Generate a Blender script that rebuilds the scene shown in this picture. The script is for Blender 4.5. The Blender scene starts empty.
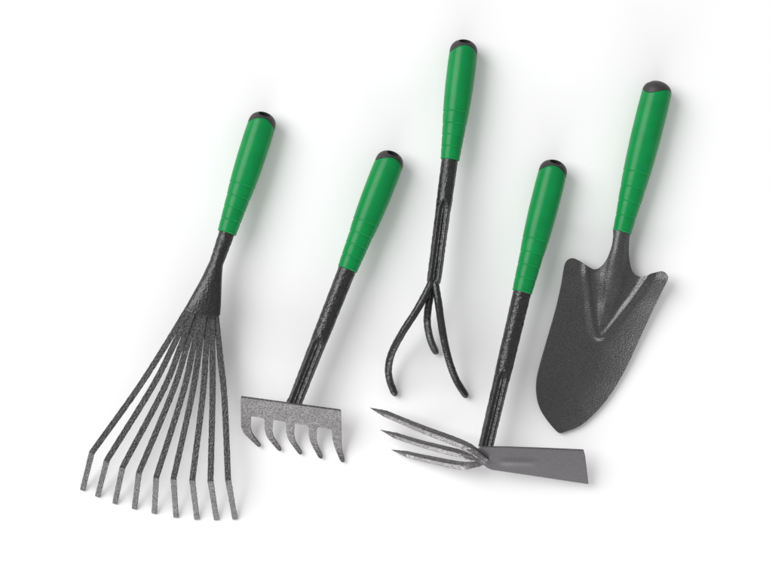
# Five green-handled garden hand tools lying on a white studio surface, seen from straight above.
import bpy, bmesh, math, random
from mathutils import Vector, Matrix, noise
from mathutils.geometry import delaunay_2d_cdt

random.seed(4)
S = bpy.context.scene
COL = S.collection
H = 2.0                      # camera height above the surface, metres
MM = 0.001


def P(px, py, z):
    """plan position (photo grid, 1 unit = 1 mm on the surface) at height z in mm"""
    k = (H - z * MM) / H
    return Vector(((px - 386.0) * MM * k, (289.5 - py) * MM * k, z * MM))


# ------------------------------------------------------------------ materials
def nodes(name):
    m = bpy.data.materials.new(name)
    m.use_nodes = True
    nt = m.node_tree
    return m, nt, nt.nodes['Principled BSDF']


def hammered(name, dark, light, metal, rough, bump, scale=520.0, spec=0.5):
    """hammer-finish enamel: flecked colour, pebbled surface"""
    m, nt, b = nodes(name)
    tc = nt.nodes.new('ShaderNodeTexCoord')
    n1 = nt.nodes.new('ShaderNodeTexNoise')
    n1.inputs['Scale'].default_value = scale
    n1.inputs['Detail'].default_value = 3.0
    n1.inputs['Roughness'].default_value = 0.6
    n2 = nt.nodes.new('ShaderNodeTexVoronoi')
    n2.inputs['Scale'].default_value = scale * 0.85
    n3 = nt.nodes.new('ShaderNodeTexNoise')
    n3.inputs['Scale'].default_value = 38.0
    n3.inputs['Detail'].default_value = 4.0
    for n in (n1, n2, n3):
        nt.links.new(tc.outputs['Object'], n.inputs['Vector'])
    r = nt.nodes.new('ShaderNodeValToRGB')
    r.color_ramp.elements[0].position = 0.36
    r.color_ramp.elements[1].position = 0.68
    r.color_ramp.elements[0].color = (*dark, 1)
    r.color_ramp.elements[1].color = (*light, 1)
    nt.links.new(n1.outputs['Fac'], r.inputs['Fac'])
    nt.links.new(r.outputs['Color'], b.inputs['Base Color'])
    b.inputs['Metallic'].default_value = metal
    mr = nt.nodes.new('ShaderNodeMapRange')
    mr.inputs['From Min'].default_value = 0.3
    mr.inputs['From Max'].default_value = 0.7
    mr.inputs['To Min'].default_value = rough - 0.07
    mr.inputs['To Max'].default_value = rough + 0.07
    nt.links.new(n3.outputs['Fac'], mr.inputs['Value'])
    nt.links.new(mr.outputs['Result'], b.inputs['Roughness'])
    b.inputs['Specular IOR Level'].default_value = spec
    mix = nt.nodes.new('ShaderNodeMath')
    mix.operation = 'ADD'
    nt.links.new(n1.outputs['Fac'], mix.inputs[0])
    nt.links.new(n2.outputs['Distance'], mix.inputs[1])
    bp = nt.nodes.new('ShaderNodeBump')
    bp.inputs['Strength'].default_value = bump
    bp.inputs['Distance'].default_value = 0.0008
    nt.links.new(mix.outputs[0], bp.inputs['Height'])
    nt.links.new(bp.outputs['Normal'], b.inputs['Normal'])
    return m


def plastic(name, c0, c1, rough, bump, spec):
    m, nt, b = nodes(name)
    tc = nt.nodes.new('ShaderNodeTexCoord')
    n = nt.nodes.new('ShaderNodeTexNoise')
    n.inputs['Scale'].default_value = 70.0
    n.inputs['Detail'].default_value = 5.0
    f = nt.nodes.new('ShaderNodeTexNoise')
    f.inputs['Scale'].default_value = 900.0
    nt.links.new(tc.outputs['Object'], n.inputs['Vector'])
    nt.links.new(tc.outputs['Object'], f.inputs['Vector'])
    r = nt.nodes.new('ShaderNodeValToRGB')
    r.color_ramp.elements[0].position = 0.3
    r.color_ramp.elements[1].position = 0.7
    r.color_ramp.elements[0].color = (*c0, 1)
    r.color_ramp.elements[1].color = (*c1, 1)
    nt.links.new(n.outputs['Fac'], r.inputs['Fac'])
    nt.links.new(r.outputs['Color'], b.inputs['Base Color'])
    b.inputs['Roughness'].default_value = rough
    b.inputs['Specular IOR Level'].default_value = spec
    bp = nt.nodes.new('ShaderNodeBump')
    bp.inputs['Strength'].default_value = bump
    bp.inputs['Distance'].default_value = 0.0003
    nt.links.new(f.outputs['Fac'], bp.inputs['Height'])
    nt.links.new(bp.outputs['Normal'], b.inputs['Normal'])
    return m


M_GREEN = plastic('green_grip_plastic', (0.0004, 0.200, 0.046), (0.0008, 0.230, 0.055), 0.31, 0.12, 0.22)
M_CAP = plastic('charcoal_cap_plastic', (0.032, 0.029, 0.031), (0.042, 0.038, 0.040), 0.5, 0.25, 0.35)
M_SHAFT = hammered('black_hammered_enamel', (0.004, 0.0038, 0.004), (0.026, 0.025, 0.026), 0.0, 0.29, 0.33, 640, 0.55)
M_STRIP = hammered('spring_steel_enamel', (0.006, 0.0055, 0.006), (0.075, 0.070, 0.072), 0.0, 0.32, 0.55, 620, 0.68)
M_PLATE = hammered('silver_grey_hammered_enamel', (0.046, 0.043, 0.045), (0.150, 0.140, 0.143), 0.2, 0.34, 0.46, 580, 0.5)
M_PRONG = hammered('silver_hammered_enamel', (0.050, 0.047, 0.049), (0.165, 0.155, 0.158), 0.28, 0.28, 0.22, 700, 1.0)
M_HOE = hammered('smooth_grey_enamel', (0.088, 0.083, 0.090), (0.112, 0.106, 0.114), 0.0, 0.45, 0.06, 620, 0.3)
M_TROWEL = hammered('graphite_hammered_enamel', (0.009, 0.0084, 0.009), (0.056, 0.052, 0.055), 0.08, 0.30, 0.27, 900, 1.0)

gm, nt, b = nodes('white_studio_surface')
b.inputs['Base Color'].default_value = (0.86, 0.86, 0.862, 1)
b.inputs['Roughness'].default_value = 0.9
b.inputs['Specular IOR Level'].default_value = 0.1
_n = nt.nodes.new('ShaderNodeTexNoise'); _n.inputs['Scale'].default_value = 400
_bp = nt.nodes.new('ShaderNodeBump'); _bp.inputs['Strength'].default_value = 0.03; _bp.inputs['Distance'].default_value = 0.0002
nt.links.new(_n.outputs['Fac'], _bp.inputs['Height']); nt.links.new(_bp.outputs['Normal'], b.inputs['Normal'])
M_GROUND = gm


# ------------------------------------------------------------------ object helpers
def root(name, px, py, label, cat):
    o = bpy.data.objects.new(name, None)
    COL.objects.link(o)
    o.empty_display_size = 0.03
    o.location = P(px, py, 0)
    o['label'] = label
    o['category'] = cat
    return o, Vector(o.location)


def link(name, verts, faces, mat, parent, origin, sharp=40.0, parent_is_part=False):
    me = bpy.data.meshes.new(name)
    me.from_pydata([tuple(v - origin) for v in verts], [], faces)
    me.validate()
    bm = bmesh.new(); bm.from_mesh(me)
    bmesh.ops.recalc_face_normals(bm, faces=bm.faces)
    bm.to_mesh(me); bm.free()
    me.shade_smooth()
    me.set_sharp_from_angle(angle=math.radians(sharp))
    me.materials.append(mat)
    o = bpy.data.objects.new(name, me)
    COL.objects.link(o)
    o.parent = parent
    return o


def bevel(o, w=0.5, seg=2, ang=45):
    m = o.modifiers.new('edge_round', 'BEVEL')
    m.width = w * MM
    m.segments = seg
    m.limit_method = 'ANGLE'
    m.angle_limit = math.radians(ang)
    m.harden_normals = False
    return o


def smoothstep(a, b, x):
    t = max(0.0, min(1.0, (x - a) / (b - a)))
    return t * t * (3 - 2 * t)


def lerp_table(tab, x):
    if x <= tab[0][0]:
        return tab[0][1]
    for (x0, y0), (x1, y1) in zip(tab, tab[1:]):
        if x <= x1:
            t = (x - x0) / (x1 - x0)
            t = t * t * (3 - 2 * t) * 0.4 + t * 0.6
            return y0 + (y1 - y0) * t
    return tab[-1][1]


def catmull(pts, n):
    """smooth path through 3D points, n samples per span"""
    out = []
    q = [pts[0] * 2 - pts[1]] + pts + [pts[-1] * 2 - pts[-2]]
    for i in range(1, len(q) - 2):
        a, b_, c, d = q[i - 1], q[i], q[i + 1], q[i + 2]
        for k in range(n):
            t = k / n
            out.append(0.5 * ((2 * b_) + (c - a) * t + (2 * a - 5 * b_ + 4 * c - d) * t * t + (3 * b_ - a - 3 * c + d) * t ** 3))
    out.append(pts[-1].copy())
    return out


def tube(path, rad, nth=32, up=Vector((0, 0, 1))):
    """sweep: rad(s_mm, f, theta) -> radius in mm, theta 0 = up, +90deg = to the side"""
    verts, faces = [], []
    s = 0.0
    L = sum((b_ - a).length for a, b_ in zip(path, path[1:]))
    for i, p in enumerate(path):
        if i:
            s += (p - path[i - 1]).length
        a = path[max(0, i - 1)]
        c = path[min(len(path) - 1, i + 1)]
        t = (c - a).normalized()
        side = t.cross(up)
        if side.length < 1e-6:
            side = t.cross(Vector((0, 1, 0)))
        side.normalize()
        nrm = side.cross(t).normalized()
        for k in range(nth):
            th = 2 * math.pi * k / nth
            r = rad(s / MM, s / L, th) * MM
            verts.append(p + nrm * (math.cos(th) * r) + side * (math.sin(th) * r))
        if i:
            for k in range(nth):
                k2 = (k + 1) % nth
                faces.append(((i - 1) * nth + k, (i - 1) * nth + k2, i * nth + k2, i * nth + k))
    faces.append(tuple(range(nth)))
    n0 = (len(path) - 1) * nth
    faces.append(tuple(n0 + k for k in reversed(range(nth))))
    return verts, faces


def straight(a, b_, step=1.5):
    n = max(2, int((b_ - a).length / (step * MM)))
    return [a.lerp(b_, i / n) for i in range(n + 1)]


def rough(p, amp, freq=260.0):
    """small bumps of the thick enamel, in mm"""
    return amp * noise.noise(Vector(p) * freq)


# ------------------------------------------------------------------ grip with end cap
def superdome(x, R, depth=13.0):
    u = max(0.0, min(1.0, 1 - x / depth))
    return R * math.sqrt(max(0.0, 1 - u ** 2.4))


def make_grip(A, B, parent, origin, R=14.0, rend=9.3, hole=True, twist=0.0):
    """A = tip of the cap on the axis, B = lower end of the grip"""
    ax = (B - A).normalized()
    L = (B - A).length / MM
    side = ax.cross(Vector((0, 0, 1))).normalized()
    up = side.cross(ax).normalized()
    if up.z < 0:
        up = -up
    nth = 64
    rings = [0.61, 0.71, 0.805, 0.90]
    body = [(0.08, R * 0.985), (0.2, R * 1.01), (0.38, R), (0.5, R * 0.965), (0.61, R * 0.915), (0.75, R * 0.80 + 0.2), (0.9, rend + 0.9), (1.0, rend)]

    def prof(x):
        f = x / L
        r = lerp_table(body, f)
        r = min(r, superdome(x, R * 0.99) if x < 13 else 99)
        if f > rings[0] - 0.001:
            ed = rings + [1.0]
            for a, c in zip(ed, ed[1:]):
                if a <= f <= c:
                    q = (f - a) / (c - a)
                    r += 0.22 * math.sin(math.pi * q) ** 0.7 - 0.25
        for g in rings:
            d = x - g * L
            r -= 0.32 * math.exp(-(d / 0.65) ** 2)
            r += 0.30 * math.exp(-((d + 1.2) / 0.7) ** 2)
        d = x - L
        r += 0.35 * math.exp(-((d + 1.0) / 0.9) ** 2)
        if x > L - 0.8:
            r -= 0.5 * (x - (L - 0.8)) ** 2
        return r

    def xb(th):                       # scalloped joint between cap and grip
        return 7.6 + 7.0 * math.sin(th + twist) ** 2

    def pt(x, r, th):
        return A + ax * (x * MM) + up * (math.cos(th) * r * MM) + side * (math.sin(th) * r * MM)

    # grip body
    xs = []
    x = 0.0
    n = int(L / 0.8)
    verts, faces = [], []
    rows = n + 1
    for i in range(-2, rows):
        for k in range(nth):
            th = 2 * math.pi * k / nth
            b0 = xb(th)
            if i < 0:
                xx = b0 + 0.25
                r = prof(xx) * (0.80 if i == -2 else 0.985)
            else:
                t = i / n
                xx = b0 + 0.25 + 0.35 + (L - b0 - 0.6) * t
                r = prof(xx)
            verts.append(pt(xx, r, th))
    for i in range(rows + 1):
        for k in range(nth):
            k2 = (k + 1) % nth
            faces.append((i * nth + k, i * nth + k2, (i + 1) * nth + k2, (i + 1) * nth + k))
    last = (rows + 1) * nth
    base = len(verts)
    for k in range(nth):
        th = 2 * math.pi * k / nth
        verts.append(pt(L - 1.0, rend - 2.4, th))
    for k in range(nth):
        k2 = (k + 1) % nth
        faces.append((last + k, last + k2, base + k2, base + k))
    faces.append(tuple(range(nth)))
    faces.append(tuple(base + k for k in range(nth)))
    grip = link('grip', verts, faces, M_GREEN, parent, origin, 50)

    # cap
    verts, faces = [pt(0, 0, 0)], []
    m = 26
    for i in range(1, m + 1):
        for k in range(nth):
            th = 2 * math.pi * k / nth
            xx = xb(th) * (i / m) ** 1.7
            r = prof(xx) if xx > 13 else min(prof(xx), superdome(xx, R * 0.985))
            verts.append(pt(xx, r, th))
    for k in range(nth):
        th = 2 * math.pi * k / nth
        verts.append(pt(xb(th) + 0.1, prof(xb(th)) * 0.82, th))
    for k in range(nth):
        faces.append((0, 1 + k, 1 + (k + 1) % nth))
    for i in range(m):
        for k in range(nth):
            k2 = (k + 1) % nth
            faces.append((1 + i * nth + k, 1 + i * nth + k2, 1 + (i + 1) * nth + k2, 1 + (i + 1) * nth + k))
    faces.append(tuple(1 + m * nth + k for k in range(nth)))
    cap = link('end_cap', verts, faces, M_CAP, grip, origin, 40)

    # hanging hole cut into the crown of the cap
    rot = 0.0 if hole else math.radians(100)
    u2 = up * math.cos(rot) + side * math.sin(rot)
    s2 = side * math.cos(rot) - up * math.sin(rot)
    d = (u2 * 0.75 - ax * 0.66).normalized()
    lng = s2.cross(d).normalized()
    c0 = A + ax * (2.5 * MM) + u2 * (superdome(2.5, R) * MM)
    cv, cf = [], []
    nc = 40
    for j, q in enumerate((-13.0, 9.0)):
        for k in range(nc):
            th = 2 * math.pi * k / nc
            rr = 0.7 if j == 0 else 1.06
            cv.append(c0 + d * (q * MM) + s2 * (math.cos(th) * 6.6 * rr * MM) + lng * (math.sin(th) * 4.5 * rr * MM))
    for k in range(nc):
        k2 = (k + 1) % nc
        cf.append((k, k2, nc + k2, nc + k))
    cf.append(tuple(range(nc)))
    cf.append(tuple(nc + k for k in range(nc)))
    cut = link('cutter', cv, cf, M_CAP, None, origin)
    md = cap.modifiers.new('hole', 'BOOLEAN')
    md.operation = 'DIFFERENCE'
    md.solver = 'EXACT'
    md.object = cut
    cap.parent = None
    dg = bpy.context.evaluated_depsgraph_get()
    me = bpy.data.meshes.new_from_object(cap.evaluated_get(dg))
    cap.modifiers.clear()
    cap.data = me
    me.shade_smooth()
    me.set_sharp_from_angle(angle=math.radians(40))
    cap.parent = grip
    bpy.data.objects.remove(cut)
    return grip


def make_shaft(a, b_, parent, origin, r0, r1, groove_at=None, flare=0.0, mat=None, name='shaft', flat=0.0, ghw=3.8, round_end=0.0):
    """round tube; from groove_at (mm from a) its top is pressed into a pointed channel between two ridges"""
    path = straight(a, b_, 1.0)
    L = (b_ - a).length / MM

    def rad(s, f, th):
        r = r0 + (r1 - r0) * f
        if flare:
            r += flare * smoothstep(L - 9, L, s) ** 2
        w = math.sin(th) * r
        if groove_at is not None and math.cos(th) > 0:
            d = s - groove_at
            open_ = max(0.0, min(1.0, d / 9.0)) ** 0.55
            hw = ghw * open_
            if hw > 0.05:
                r -= 2.3 * (1 - smoothstep(hw * 0.45, hw, abs(w))) * min(1.0, open_ * 1.3)
                r += 0.95 * math.exp(-((abs(w) - hw * 1.15) / 0.9) ** 2) * open_
                r += 0.9 * math.exp(-(w / 0.9) ** 2) * smoothstep(8, 16, d)   # weld seam in the channel
            # raised pointed lip round the start of the channel
            if -6 < d < 9:
                r += 0.55 * math.exp(-((d + 0.8) / 1.0) ** 2) * math.exp(-(w / 2.2) ** 2)
        if round_end and L - s < round_end:
            r *= 0.55 + 0.45 * math.sqrt(max(0.0, 1 - (1 - (L - s) / round_end) ** 2))
        if flat and groove_at is not None:
            r -= flat * abs(math.sin(th)) * smoothstep(groove_at, groove_at + 12, s)
        p = Vector((s * 0.001, math.cos(th) * r * 0.001 + a.x * 7, math.sin(th) * r * 0.001))
        return r + rough(p, 0.33, 330)
    v, f = tube(path, rad, 72)
    return link(name, v, f, mat or M_SHAFT, parent, origin, 60)


def make_prong(pts, parent, origin, r=3.8, tip=6.0, mat=None):
    path = catmull(pts, 14)
    L = sum((b_ - a).length for a, b_ in zip(path, path[1:])) / MM
    ph = random.random() * 9

    def rad(s, f, th):
        q = r * (1.0 - 0.06 * f)
        e = L - s
        if e < tip:
            q *= math.sqrt(max(0.02, 1 - (1 - e / tip) ** 2.3))
        return max(0.05, q + rough((s * .001 + ph, math.cos(th) * .004, math.sin(th) * .004), 0.28, 300))
    end = path[-1]
    d = (path[-1] - path[-2])
    path = path[:-1] + [path[-2].lerp(end, t) for t in (0.35, 0.6, 0.8, 0.93, 1.0)]
    v, f = tube(path, rad, 28)
    return link('prong', v, f, mat or M_SHAFT, parent, origin, 70)


def make_sheet(name, outline, zf, thick, spacing, mat, parent, origin, bev=0.5):
    """pressed sheet metal cut to a plan outline (mm on the photo grid), top surface at zf(px, py)"""
    # resample the outline
    ring = []
    n = len(outline)
    for i in range(n):
        a, c = Vector(outline[i]), Vector(outline[(i + 1) % n])
        k = max(1, int((c - a).length / spacing))
        for j in range(k):
            ring.append(a.lerp(c, j / k))
    pts = [v.copy() for v in ring]
    xs = [p.x for p in ring]
    ys = [p.y for p in ring]

    def inside(q):
        c = False
        j = len(ring) - 1
        for i in range(len(ring)):
            yi, yj = ring[i].y, ring[j].y
            if (yi > q.y) != (yj > q.y) and q.x < (ring[j].x - ring[i].x) * (q.y - yi) / (yj - yi) + ring[i].x:
                c = not c
            j = i
        return c
    y = min(ys) + spacing * 0.5
    row = 0
    while y < max(ys):
        x = min(xs) + (spacing * 0.5 if row % 2 else 0.0)
        while x < max(xs):
            q = Vector((x, y))
            if inside(q) and min((q - r).length_squared for r in ring) > (0.55 * spacing) ** 2:
                pts.append(q)
            x += spacing
        y += spacing * 0.87
        row += 1
    edges = [(i, (i + 1) % len(ring)) for i in range(len(ring))]
    v2, e2, f2, _, _, _ = delaunay_2d_cdt(pts, edges, [], 1, 1e-6)
    top = [P(v.x, v.y, zf(v.x, v.y)) for v in v2]
    # local normals for the underside
    me = bpy.data.meshes.new('tmp')
    me.from_pydata([tuple(v) for v in top], [], f2)
    bm = bmesh.new(); bm.from_mesh(me)
    bmesh.ops.recalc_face_normals(bm, faces=bm.faces)
    bm.normal_update()
    bm.verts.ensure_lookup_table()
    nr = []
    for v in bm.verts:
        q = v.normal.copy()
        nr.append(-q if q.z < 0 else q)
    rim = [(e.verts[0].index, e.verts[1].index) for e in bm.edges if len(e.link_faces) == 1]
    bm.free(); bpy.data.meshes.remove(me)
    nv = len(top)
    verts = top + [v - q * (thick * MM) for v, q in zip(top, nr)]
    faces = [tuple(f) for f in f2] + [tuple(nv + i for i in reversed(f)) for f in f2]
    for a, c in rim:
        faces.append((a, c, nv + c, nv + a))
    o = link(name, verts, faces, mat, parent, origin, 50)
    if bev:
        bevel(o, bev, 2, 55)
    return o


def round_poly(pts, radii, seg=5):
    """round the corners of a polygon; radii per vertex"""
    out = []
    n = len(pts)
    for i in range(n):
        p = Vector(pts[i]); a = Vector(pts[i - 1]); c = Vector(pts[(i + 1) % n])
        r = radii[i] if isinstance(radii, (list, tuple)) else radii
        r = min(r, (a - p).length * 0.48, (c - p).length * 0.48)
        if r < 0.05:
            out.append((p.x, p.y)); continue
        q0 = p + (a - p).normalized() * r
        q1 = p + (c - p).normalized() * r
        for k in range(seg + 1):
            t = k / seg
            v = q0 * (1 - t) ** 2 + p * 2 * t * (1 - t) + q1 * t * t
            out.append((v.x, v.y))
    return out


def smooth_poly(pts, seg=5):
    out = []
    n = len(pts)
    for i in range(n):
        a, b_, c, d = (Vector(pts[(i + k) % n]) for k in (-1, 0, 1, 2))
        for k in range(seg):
            t = k / seg
            v = 0.5 * ((2 * b_) + (c - a) * t + (2 * a - 5 * b_ + 4 * c - d) * t * t + (3 * b_ - a - 3 * c + d) * t ** 3)
            out.append((v.x, v.y))
    return out


# ------------------------------------------------------------------ the surface
me = bpy.data.meshes.new('ground')
q = 5.0
me.from_pydata([(-q, -q, 0), (q, -q, 0), (q, q, 0), (-q, q, 0)], [], [(0, 1, 2, 3)])
me.materials.append(M_GROUND)
g = bpy.data.objects.new('ground', me)
COL.objects.link(g)
g['kind'] = 'structure'

TILT = 0.082                 # grips lie on the surface at the cap, heads are propped up by their tines


def zax(px0, py0, px, py, z0=14.6, k=TILT):
    return z0 + k * math.hypot(px - px0, py - py0)


# ================================================================== 1 leaf rake
t, o = root('leaf_rake', 213, 300, 'fan shaped leaf rake with nine long splayed flat tines', 'leaf rake')
c0 = (265.6, 112.5)
A = P(*c0, 14.6)
B = P(226.8, 233.0, zax(*c0, 226.8, 233))
make_grip(A, B, t, o, 14.0, 9.3, True, 0.1)
# stem that widens into the flattened socket
a = P(228.2, 229.0, zax(*c0, 228, 229))
e = P(216.6, 262.5, zax(*c0, 217, 262))
make_shaft(a, e, t, o, 8.0, 6.9, None, name='shaft')


def socket():
    rows = [  # left edge, right edge, half height
        (213.0, 253.6, 224.6, 256.8, 6.4), (210.3, 259.5, 223.3, 263.5, 6.9), (206.5, 267.5, 222.4, 271.5, 7.2),
        (201.5, 278.0, 221.8, 282.0, 7.0), (195.2, 289.5, 221.4, 294.0, 6.7), (189.3, 300.0, 221.0, 305.0, 6.3),
        (185.6, 306.8, 220.5, 312.0, 6.0), (184.3, 309.4, 220.2, 315.2, 5.8)]
    lp = catmull([Vector((r[0], r[1], r[4])) for r in rows], 5)
    rp = catmull([Vector((r[2], r[3], 0)) for r in rows], 5)
    nth = 64
    verts, faces = [], []
    n = len(lp)
    for i in range(n):
        l, r = lp[i], rp[i]
        cx, cy = (l.x + r.x) / 2, (l.y + r.y) / 2
        hw = math.hypot(r.x - l.x, r.y - l.y) / 2
        dx, dy = (r.x - l.x) / 2, (r.y - l.y) / 2
        zc = zax(*c0, cx, cy) - 1.0 * smoothstep(0.2, 1, i / (n - 1))
        fl = smoothstep(0.25, 1, i / (n - 1))
        for k in range(nth):
            th = 2 * math.pi * k / nth
            ex = 1.0 - 0.26 * fl
            cu = math.copysign(abs(math.sin(th)) ** ex, math.sin(th))
            cz = math.copysign(abs(math.cos(th)) ** ex, math.cos(th))
            # mouth bows forward in the middle
            bow = 3.0 * fl * (1 - abs(cu) ** 2) * (1 if i > n * 0.6 else 0) * smoothstep(0.6, 1, i / (n - 1))
            p = P(cx + dx * cu + bow * -0.16, cy + dy * cu + bow, zc + l.z * cz)
            verts.append(p + Vector((0, 0, rough(p, 0.3, 300) * MM)))
        if i:
            for k in range(nth):
                k2 = (k + 1) % nth
                faces.append(((i - 1) * nth + k, (i - 1) * nth + k2, i * nth + k2, i * nth + k))
    # rolled-in mouth
    base = (n - 1) * nth
    cen = sum((verts[base + k] for k in range(nth)), Vector()) / nth
    for k in range(nth):
        v = verts[base + k]
        verts.append(v.lerp(cen, 0.10) + Vector((0, -0.0006, 0)))
    for k in range(nth):
        k2 = (k + 1) % nth
        faces.append((base + k, base + k2, base + nth + k2, base + nth + k))
    for k in range(nth):
        v = verts[base + nth + k]
        verts.append(v.lerp(cen, 0.12) + Vector((0.0006, 0.003, 0)))
    for k in range(nth):
        k2 = (k + 1) % nth
        faces.append((base + nth + k, base + nth + k2, base + 2 * nth + k2, base + 2 * nth + k))
    faces.append(tuple(range(nth)))
    faces.append(tuple(base + 2 * nth + k for k in range(nth)))
    return link('socket', verts, faces, M_SHAFT, t, o, 50)


socket()

TINES = [((189.0, 306.0), (135.2, 392.5), (91.9, 452.6), (82.6, 490.0)),
         ((191.8, 306.8), (152.0, 387.5), (106.9, 460.2), (97.6, 496.4)),
         ((194.8, 307.6), (163.5, 389.5), (122.6, 467.2), (114.9, 503.4)),
         ((198.0, 308.4), (172.5, 392.0), (139.0, 472.6), (134.4, 508.6)),
         ((201.6, 309.2), (182.5, 394.5), (156.3, 477.2), (154.3, 513.2)),
         ((205.2, 310.0), (191.8, 396.0), (173.5, 478.6), (176.1, 517.1)),
         ((208.8, 310.6), (202.5, 397.5), (192.3, 480.0), (197.0, 519.2)),
         ((212.4, 311.2), (212.5, 398.0), (210.5, 480.8), (216.6, 519.6)),
         ((216.0, 311.8), (224.4, 398.0), (228.1, 479.6), (235.1, 519.0))]


def make_tine(i, q0, qm, qb, qt):
    zst = [30.2, 31.5, 32.6, 30.0, 31.6, 32.8, 30.4, 31.8, 30.2][i]
    p0 = P(*q0, zst)
    pm = P(*qm, 23.5 + 0.25 * (i % 2))
    pb = P(*qb, 31.5)
    pt_ = P(*qt, 1.1)
    pq = P(q0[0] + (qm[0] - q0[0]) * 0.48, q0[1] + (qm[1] - q0[1]) * 0.50, (zst + 23.0) / 2 - 2.2)
    seg = catmull([p0, pq, pm, pb], 28)
    d0 = (seg[-1] - seg[-4]).normalized()
    d1 = (pt_ - pb).normalized()
    path = seg[:-1]
    while (path[-1] - pb).length < 2.0 * MM:
        path.pop()
    s0 = path[-1]
    s1 = pb + d1 * (1.6 * MM)
    for k in range(1, 6):
        u = k / 6
        path.append(s0 * (1 - u) ** 2 + pb * 2 * u * (1 - u) + s1 * u * u)
    path += straight(s1, pt_, 1.5)
    # flat strip, 6.6 x 1.7 mm, narrower at the root
    verts, faces = [], []
    L = sum((b_ - a_).length for a_, b_ in zip(path, path[1:]))
    s = 0
    # strip section is level across the fan
    prof = [(-1, -0.5), (-0.86, -1), (0.86, -1), (1, -0.5), (1, 0.5), (0.86, 1), (-0.86, 1), (-1, 0.5)]
    m = len(prof)
    for j, p in enumerate(path):
        if j:
            s += (p - path[j - 1]).length
        a_ = path[max(0, j - 1)]; c_ = path[min(len(path) - 1, j + 1)]
        tg = (c_ - a_).normalized()
        if p.y < pb.y - 0.004 or s > L - 0.03:
            tw = d1
        else:
            tw = tg
        side = tg.cross(Vector((0, 0, 1))).normalized()
        nrm = side.cross(tg).normalized()
        hw = 2.65 + 0.35 * smoothstep(0, 60, s / MM) - 0.35 * smoothstep(150, 210, s / MM)
        hw += rough((s + i, 1.7, 0.3), 0.30, 240)
        for (u, w) in prof:
            e2 = rough((s + i * 3.1, u * 2.0, w), 0.18, 260)
            verts.append(p + side * (u * (hw + e2) * MM) + nrm * (w * 0.85 * MM))
        if j:
            for k in range(m):
                k2 = (k + 1) % m
                faces.append(((j - 1) * m + k, (j - 1) * m + k2, j * m + k2, j * m + k))
    faces.append(tuple(range(m)))
    faces.append(tuple((len(path) - 1) * m + k for k in range(m)))
    return link('tine', verts, faces, M_STRIP, t, o, 28)


for i, T in enumerate(TINES):
    make_tine(i, *T)

# ================================================================== 2 hand rake
t, o = root('hand_rake', 335, 300, 'short hand rake with five curved teeth cut from a grey plate', 'hand rake')
c0 = (393.6, 151.7)
A = P(*c0, 14.6)
B = P(347.3, 269.5, zax(*c0, 347.3, 269.5))
make_grip(A, B, t, o, 14.3, 9.9, True, 0.25)
a = P(348.8, 265.5, zax(*c0, 348.8, 265.5))
e = P(293.9, 404.5, 26.6)
make_shaft(a, e, t, o, 9.0, 7.6, 74.0, flare=0.7, flat=0.3, ghw=4.2)

E1 = Vector((0.991, 0.1345)).normalized()
N1 = Vector((-E1.y, E1.x))
O1 = Vector((240.6, 397.4))


def z_rake(px, py):
    d = (Vector((px, py)) - O1).dot(N1)
    z = 36.5 - 0.76 * min(d, 30)
    if d > 30:
        q_ = min(d - 30, 20)
        z -= 0.76 * q_ - 0.0135 * q_ * q_
    return max(1.6, z)


def dn(x, y, d):
    """point on the line d mm below the plate's top edge, by its x"""
    return (x, O1.y + (x - O1.x) * E1.y / E1.x + d / E1.x * 1.0)


DS = 29.0
stub = [(241.0, 250.6), (264.6, 272.3), (286.3, 294.1), (308.7, 316.5), (332.3, 341.5)]
out = [(240.6, 397.4), (340.9, 411.0), dn(341.5, 0, DS)]
for k in range(4, -1, -1):
    l, r = stub[k]
    if k < 4:
        out += [dn(r, 0, DS)]
    out += [dn(l, 0, DS)]
    if k > 0:
        l_, r_ = stub[k][0], stub[k - 1][1]
        out += [dn(l_ - 0.1, 0, 17.0 + 0.6 * k), dn(r_ + 0.4, 0, 16.6 + 0.6 * k)]
rad = []
for i, p_ in enumerate(out):
    d = (Vector(p_) - O1).dot(N1)
    rad.append(1.6 if d < 2 else (2.4 if d < 25 else 0.0))
head = make_sheet('rake_head', round_poly(out, rad), z_rake, 2.6, 1.7, M_PLATE, t, o, 0.45)

TEETH = [[stub[0], (241.9, 429.0), (243.2, 432.6), (245.6, 435.6), (257.5, 446.6), (259.6, 447.5), (261.0, 446.2), (260.6, 444.6), (252.6, 435.0), (251.2, 431.6)],
         [stub[1], (265.0, 430.5), (266.3, 436.0), (268.4, 439.4), (277.6, 450.2), (279.9, 451.6), (281.6, 450.2), (281.0, 448.4), (273.6, 438.0), (272.2, 433.0)],
         [stub[2], (286.7, 433.5), (287.8, 438.8), (290.0, 442.4), (298.2, 453.6), (300.4, 455.1), (302.2, 453.8), (301.8, 451.8), (295.3, 442.0), (294.1, 436.5)],
         [stub[3], (308.9, 436.0), (310.1, 441.8), (312.2, 446.0), (318.4, 457.4), (320.6, 459.1), (322.8, 457.8), (322.4, 455.6), (317.5, 446.0), (316.4, 440.0)],
         [stub[4], (332.7, 440.0), (334.2, 446.2), (336.0, 451.0), (340.2, 461.0), (342.4, 463.0), (344.6, 461.8), (344.4, 459.4), (341.9, 450.5), (341.5, 444.0)]]
for T in TEETH:
    (l, r), pts = T[0], T[1:]
    poly = [dn(r, 0, DS + 0.02), dn(l, 0, DS + 0.02)] + [tuple(p) for p in pts]
    make_sheet('tooth', poly if False else round_poly(poly, [0, 0] + [2.0] * len(pts), 3), z_rake, 2.6, 1.4, M_PLATE, head, o, 0.45)

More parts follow.
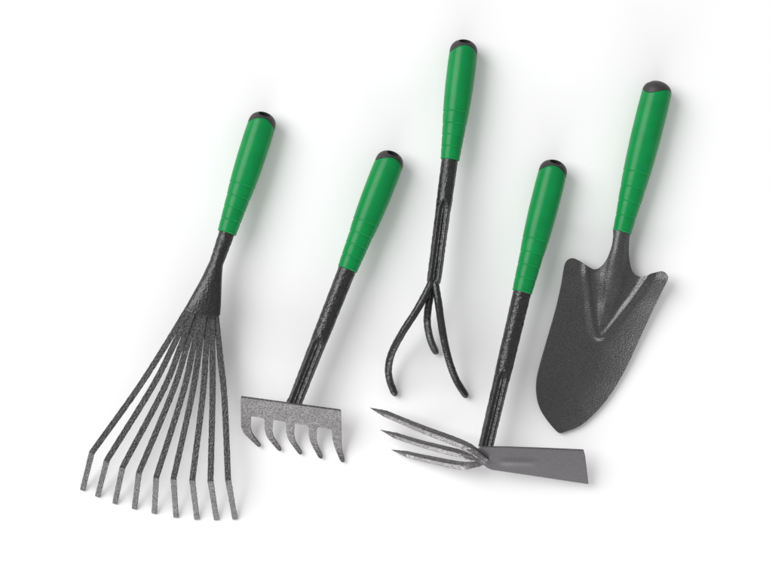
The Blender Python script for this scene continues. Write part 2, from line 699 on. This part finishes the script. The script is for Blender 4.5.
# ================================================================== 3 three-pronged cultivator
t, o = root('hand_cultivator', 445, 220, 'three pronged claw cultivator with thin round hooked prongs', 'cultivator')
c0 = (465.0, 39.8)
A = P(*c0, 14.6)
B = P(450.0, 160.0, zax(*c0, 450, 160))
make_grip(A, B, t, o, 14.0, 9.3, True, 0.15)
a = P(450.5, 154, zax(*c0, 450.5, 154))
e = P(433.4, 284.5, 35.8)
make_shaft(a, e, t, o, 8.2, 7.4, 46.0, flat=0.4, ghw=3.9, round_end=5.0)


def pp(seq):
    return [P(*q_) for q_ in seq]


make_prong(pp([(433.9, 273, 34.0), (431.0, 283.5, 37.5), (417.8, 308.5, 40), (402.2, 333, 36), (391.6, 353.5, 27), (388.4, 369, 18), (390.2, 382, 10.5), (395.8, 396, 3.6)]), t, o)
make_prong(pp([(434, 272, 33.5), (432.0, 284.5, 33), (428.3, 307.5, 33), (427.3, 323, 27), (430.6, 340, 16), (436.8, 354, 3.9)]), t, o)
make_prong(pp([(434.6, 273, 34.5), (435.4, 284.5, 37.5), (438.6, 304, 41), (442.4, 330.7, 37), (448.0, 357, 28), (456.0, 379.5, 16), (467.2, 397.5, 3.7)]), t, o)

# ================================================================== 4 combined hoe and fork
t, o = root('hoe_fork', 515, 310, 'double headed hand hoe with one flat blade and three pointed prongs', 'hand hoe')
c0 = (555.8, 160.2)
A = P(*c0, 14.6)
B = P(522.0, 292.5, zax(*c0, 522, 292.5))
make_grip(A, B, t, o, 14.2, 9.8, True, 0.0)
a = P(523.2, 288, zax(*c0, 523, 288))
e = P(485.4, 448.0, 27.3)
make_shaft(a, e, t, o, 9.0, 7.7, 82.0, flat=0.4, ghw=4.2)

E2 = Vector((583.8 - 482.6, 450.5 - 447.0)).normalized()
N2 = Vector((-E2.y, E2.x))
O2 = Vector((482.0, 446.8))


def z_hoe(px, py):
    q_ = Vector((px, py)) - O2
    u, d = q_.dot(E2), q_.dot(N2)
    z = 36.5 - 0.09 * u - 0.46 * d - 0.0008 * d * d
    # long pressed stiffening rib
    w = smoothstep(14, 26, u) * (1 - smoothstep(46, 60, u))
    dd = d - 14.5 + 0.01 * u
    z += 0.8 * w * math.exp(-(dd / 2.6) ** 2)
    return z


blade = [(477.3, 452.5), (478.6, 449.0), (483.0, 447.2), (510, 447.6), (548, 449.0), (583.8, 450.6), (585.2, 456), (586.4, 466), (588.6, 484.4),
         (560, 480.2), (530, 475.6), (505, 472.0), (491.5, 470.0), (487.0, 468.0), (481.2, 463.2), (478.2, 458)]
make_sheet('hoe_blade', blade, z_hoe, 3.0, 1.7, M_HOE, t, o, 0.5)


def fork_prong(seq, a0=4.3):
    pts = pp(seq)
    path = catmull(pts, 16)
    L = sum((b_ - a_).length for a_, b_ in zip(path, path[1:])) / MM
    ph = random.random() * 5

    def rad(s, f, th):
        q_ = th + math.radians(13 + 23 * smoothstep(6, 34, s))
        c, sn = abs(math.cos(q_)), abs(math.sin(q_))
        r = a0 * 0.80 / ((c ** 9 + sn ** 9) ** (1 / 9))
        e_ = L - s
        if e_ < 17:
            r *= max(0.03, (e_ / 17) ** 0.9)
        r *= (0.86 + 0.14 * smoothstep(0, 18, s)) * (1 - 0.24 * smoothstep(0.25, 0.95, f))
        return r + rough((s * .001 + ph, math.cos(th) * .003, math.sin(th) * .003), 0.25, 320) * min(1, e_ / 10)
    v, f = tube(path, rad, 40)
    return link('prong', v, f, M_PRONG, t, o, 35)


fork_prong([(487, 461, 31), (481, 456.5, 33.5), (472, 449.5, 35), (459, 443.0, 34.5), (421.8, 428.8, 28), (390, 415.6, 22.5), (369.5, 407.6, 19)])
fork_prong([(484, 461.5, 26), (479, 459, 28), (469, 456.2, 29), (456, 452.6, 28), (424, 444.4, 21.5), (397, 436.0, 15.5), (379.8, 429.6, 12)], 3.9)
fork_prong([(486, 460.5, 25.5), (480.5, 462.6, 25), (470, 465.4, 22.5), (458, 465.2, 19.5), (430.4, 459.6, 12.5), (408, 454.4, 7.5), (391.0, 449.6, 4)], 4.0)

# ================================================================== 5 trowel
t, o = root('trowel', 605, 300, 'wide pointed trowel with scooped dark hammered blade', 'trowel')
c0 = (659.6, 81.3)
A = P(*c0, 14.9)
B = P(622.0, 232.0, 16.5)
make_grip(A, B, t, o, 14.9, 9.3, False, 0.85)

TRO = [(614.2, 226.5), (613.2, 236.0), (611.9, 245.0), (609.2, 253.5), (605.6, 261.0), (600.4, 267.0), (594.6, 269.4), (588.4, 266.6), (580.8, 261.6),
       (573.6, 258.2), (568.0, 259.6), (564.6, 265.4), (561.6, 285.0), (555.6, 311.0), (546.8, 341.7), (539.4, 368.0), (536.5, 383.5), (537.2, 398.7), (541.0, 410.5),
       (548.5, 422.0), (556.2, 430.8), (560.2, 433.2), (565.0, 431.8), (580.5, 425.6), (597.5, 410.6), (611.4, 393.0), (625.0, 370.0), (638.2, 341.7), (651.2, 313.0), (662.2, 290.5),
       (667.6, 279.6), (667.0, 274.2), (662.0, 271.2), (653.5, 273.0), (645.5, 276.0), (639.0, 276.2), (634.0, 273.4), (630.6, 266.0), (628.9, 254.0), (629.0, 245.0), (629.8, 236.0), (631.4, 228.0)]


def pl_dist(px, py, pl):
    best = 1e9
    p = Vector((px, py))
    for a_, b_ in zip(pl, pl[1:]):
        a_, b_ = Vector(a_), Vector(b_)
        d = b_ - a_
        u = max(0, min(1, (p - a_).dot(d) / d.length_squared))
        best = min(best, (p - a_ - d * u).length)
    return best


def smooth_line(pts, n=8):
    q_ = catmull([Vector((x, y, 0)) for x, y in pts], n)
    return [(v.x, v.y) for v in q_]


RIDGE = smooth_line([(586.0, 258.0), (586.3, 272.0), (588.2, 290.0), (590.6, 312.0), (593.4, 328.0), (596.2, 335.4), (599.4, 337.0), (604.0, 334.6), (612.0, 325.0), (623.0, 311.0), (635.0, 295.5), (646.5, 278.5), (651.0, 270.0)])


def xc(py):
    if py < 337:
        return 622.0 - (py - 232.0) * 0.2286
    f = (py - 337.0) / 96.0
    return 598.0 - 38.0 * f * (0.65 + 0.35 * f)


def ridge_x(py, left):
    best = None
    for a_, b_ in zip(RIDGE, RIDGE[1:]):
        if (a_[1] - py) * (b_[1] - py) <= 0 and a_[1] != b_[1]:
            x = a_[0] + (b_[0] - a_[0]) * (py - a_[1]) / (b_[1] - a_[1])
            isl = x < xc(py)
            if isl == left:
                best = x
    return best


def z_trowel(px, py):
    u = px - xc(py)
    v = py - 232.0
    base = lerp_table([(-10, 15.5), (18, 14.2), (40, 10.0), (70, 6.2), (110, 4.0), (150, 3.2), (202, 4.6)], v)
    edge = smoothstep(20, 48, v) * (7.5 - 2.5 * smoothstep(105, 200, v))
    hw = 50.0
    z = base + edge * (abs(u) / hw) ** 1.9
    # raised V fold where the socket is pressed out of the sheet
    d = pl_dist(px, py, RIDGE)
    z += 2.7 * math.exp(-(d / 3.6) ** 2) * smoothstep(24, 40, v)
    # tubular stem running down into the V
    if v < 106:
        L_ = ridge_x(py, True)
        R_ = ridge_x(py, False)
        w = lerp_table([(-10, 9.2), (15, 8.6), (30, 9.6), (50, 12.0), (75, 8.5), (95, 4.0), (106, 1.5)], v)
        hh = lerp_table([(-10, 8.0), (18, 8.2), (35, 9.2), (55, 8.6), (80, 5.0), (98, 1.6), (106, 0)], v)
        off = lerp_table([(0, 0), (30, 1.0), (55, 4.0), (80, 2.6), (106, 0.5)], v)
        q_ = (u - off) / w
        z += hh * (math.sqrt(1 - q_ * q_) if abs(q_) < 0.75 else 0.6614 * math.exp(-((abs(q_) - 0.75) * 1.75)))
    return z


make_sheet('blade', smooth_poly(TRO, 3), z_trowel, 1.9, 1.5, M_TROWEL, t, o, 0.6)
# solid tang inside the pressed stem
a = P(623.8, 224.0, 16.3)
e = P(616.0, 258.0, 12.5)
make_shaft(a, e, t, o, 6.9, 5.6, None, name='tang', mat=M_TROWEL)

# ------------------------------------------------------------------ light
def area(name, zen, azi, dist, sx, sy, power, col=(1, 1, 1), target=(0, 0, 0)):
    l = bpy.data.lights.new(name, 'AREA')
    l.shape = 'RECTANGLE'
    l.size, l.size_y = sx, sy
    l.energy = power
    l.color = col
    ob = bpy.data.objects.new(name, l)
    COL.objects.link(ob)
    z, a_ = math.radians(zen), math.radians(azi)
    d = Vector((math.sin(z) * math.cos(a_), math.sin(z) * math.sin(a_), math.cos(z)))
    tg = Vector(target)
    ob.location = tg + d * dist
    ob.rotation_euler = (-d).to_track_quat('-Z', 'Y').to_euler()
    return ob


KEY = area('key_softbox', 46, 150, 5.0, 3.6, 3.6, 245)
FRONT = area('front_softbox', 77, 266, 4.0, 4.4, 1.3, 165)

w = bpy.data.worlds.new('World')
S.world = w
w.use_nodes = True
w.node_tree.nodes['Background'].inputs['Color'].default_value = (1, 1, 1, 1)
w.node_tree.nodes['Background'].inputs['Strength'].default_value = 0.46

# ------------------------------------------------------------------ camera
cd = bpy.data.cameras.new('camera')
cam = bpy.data.objects.new('camera', cd)
COL.objects.link(cam)
cam.location = (0, 0, H)
cam.rotation_euler = (0, 0, 0)
cd.sensor_width = 36
cd.lens = 36 * H / 0.772
cd.clip_start = 0.05
cd.clip_end = 50
S.camera = cam

S.view_settings.view_transform = 'Standard'
S.view_settings.look = 'None'
S.view_settings.exposure = 0
S.view_settings.gamma = 1
S.render.resolution_x, S.render.resolution_y = 1024, 768
S.cycles.max_bounces = 8
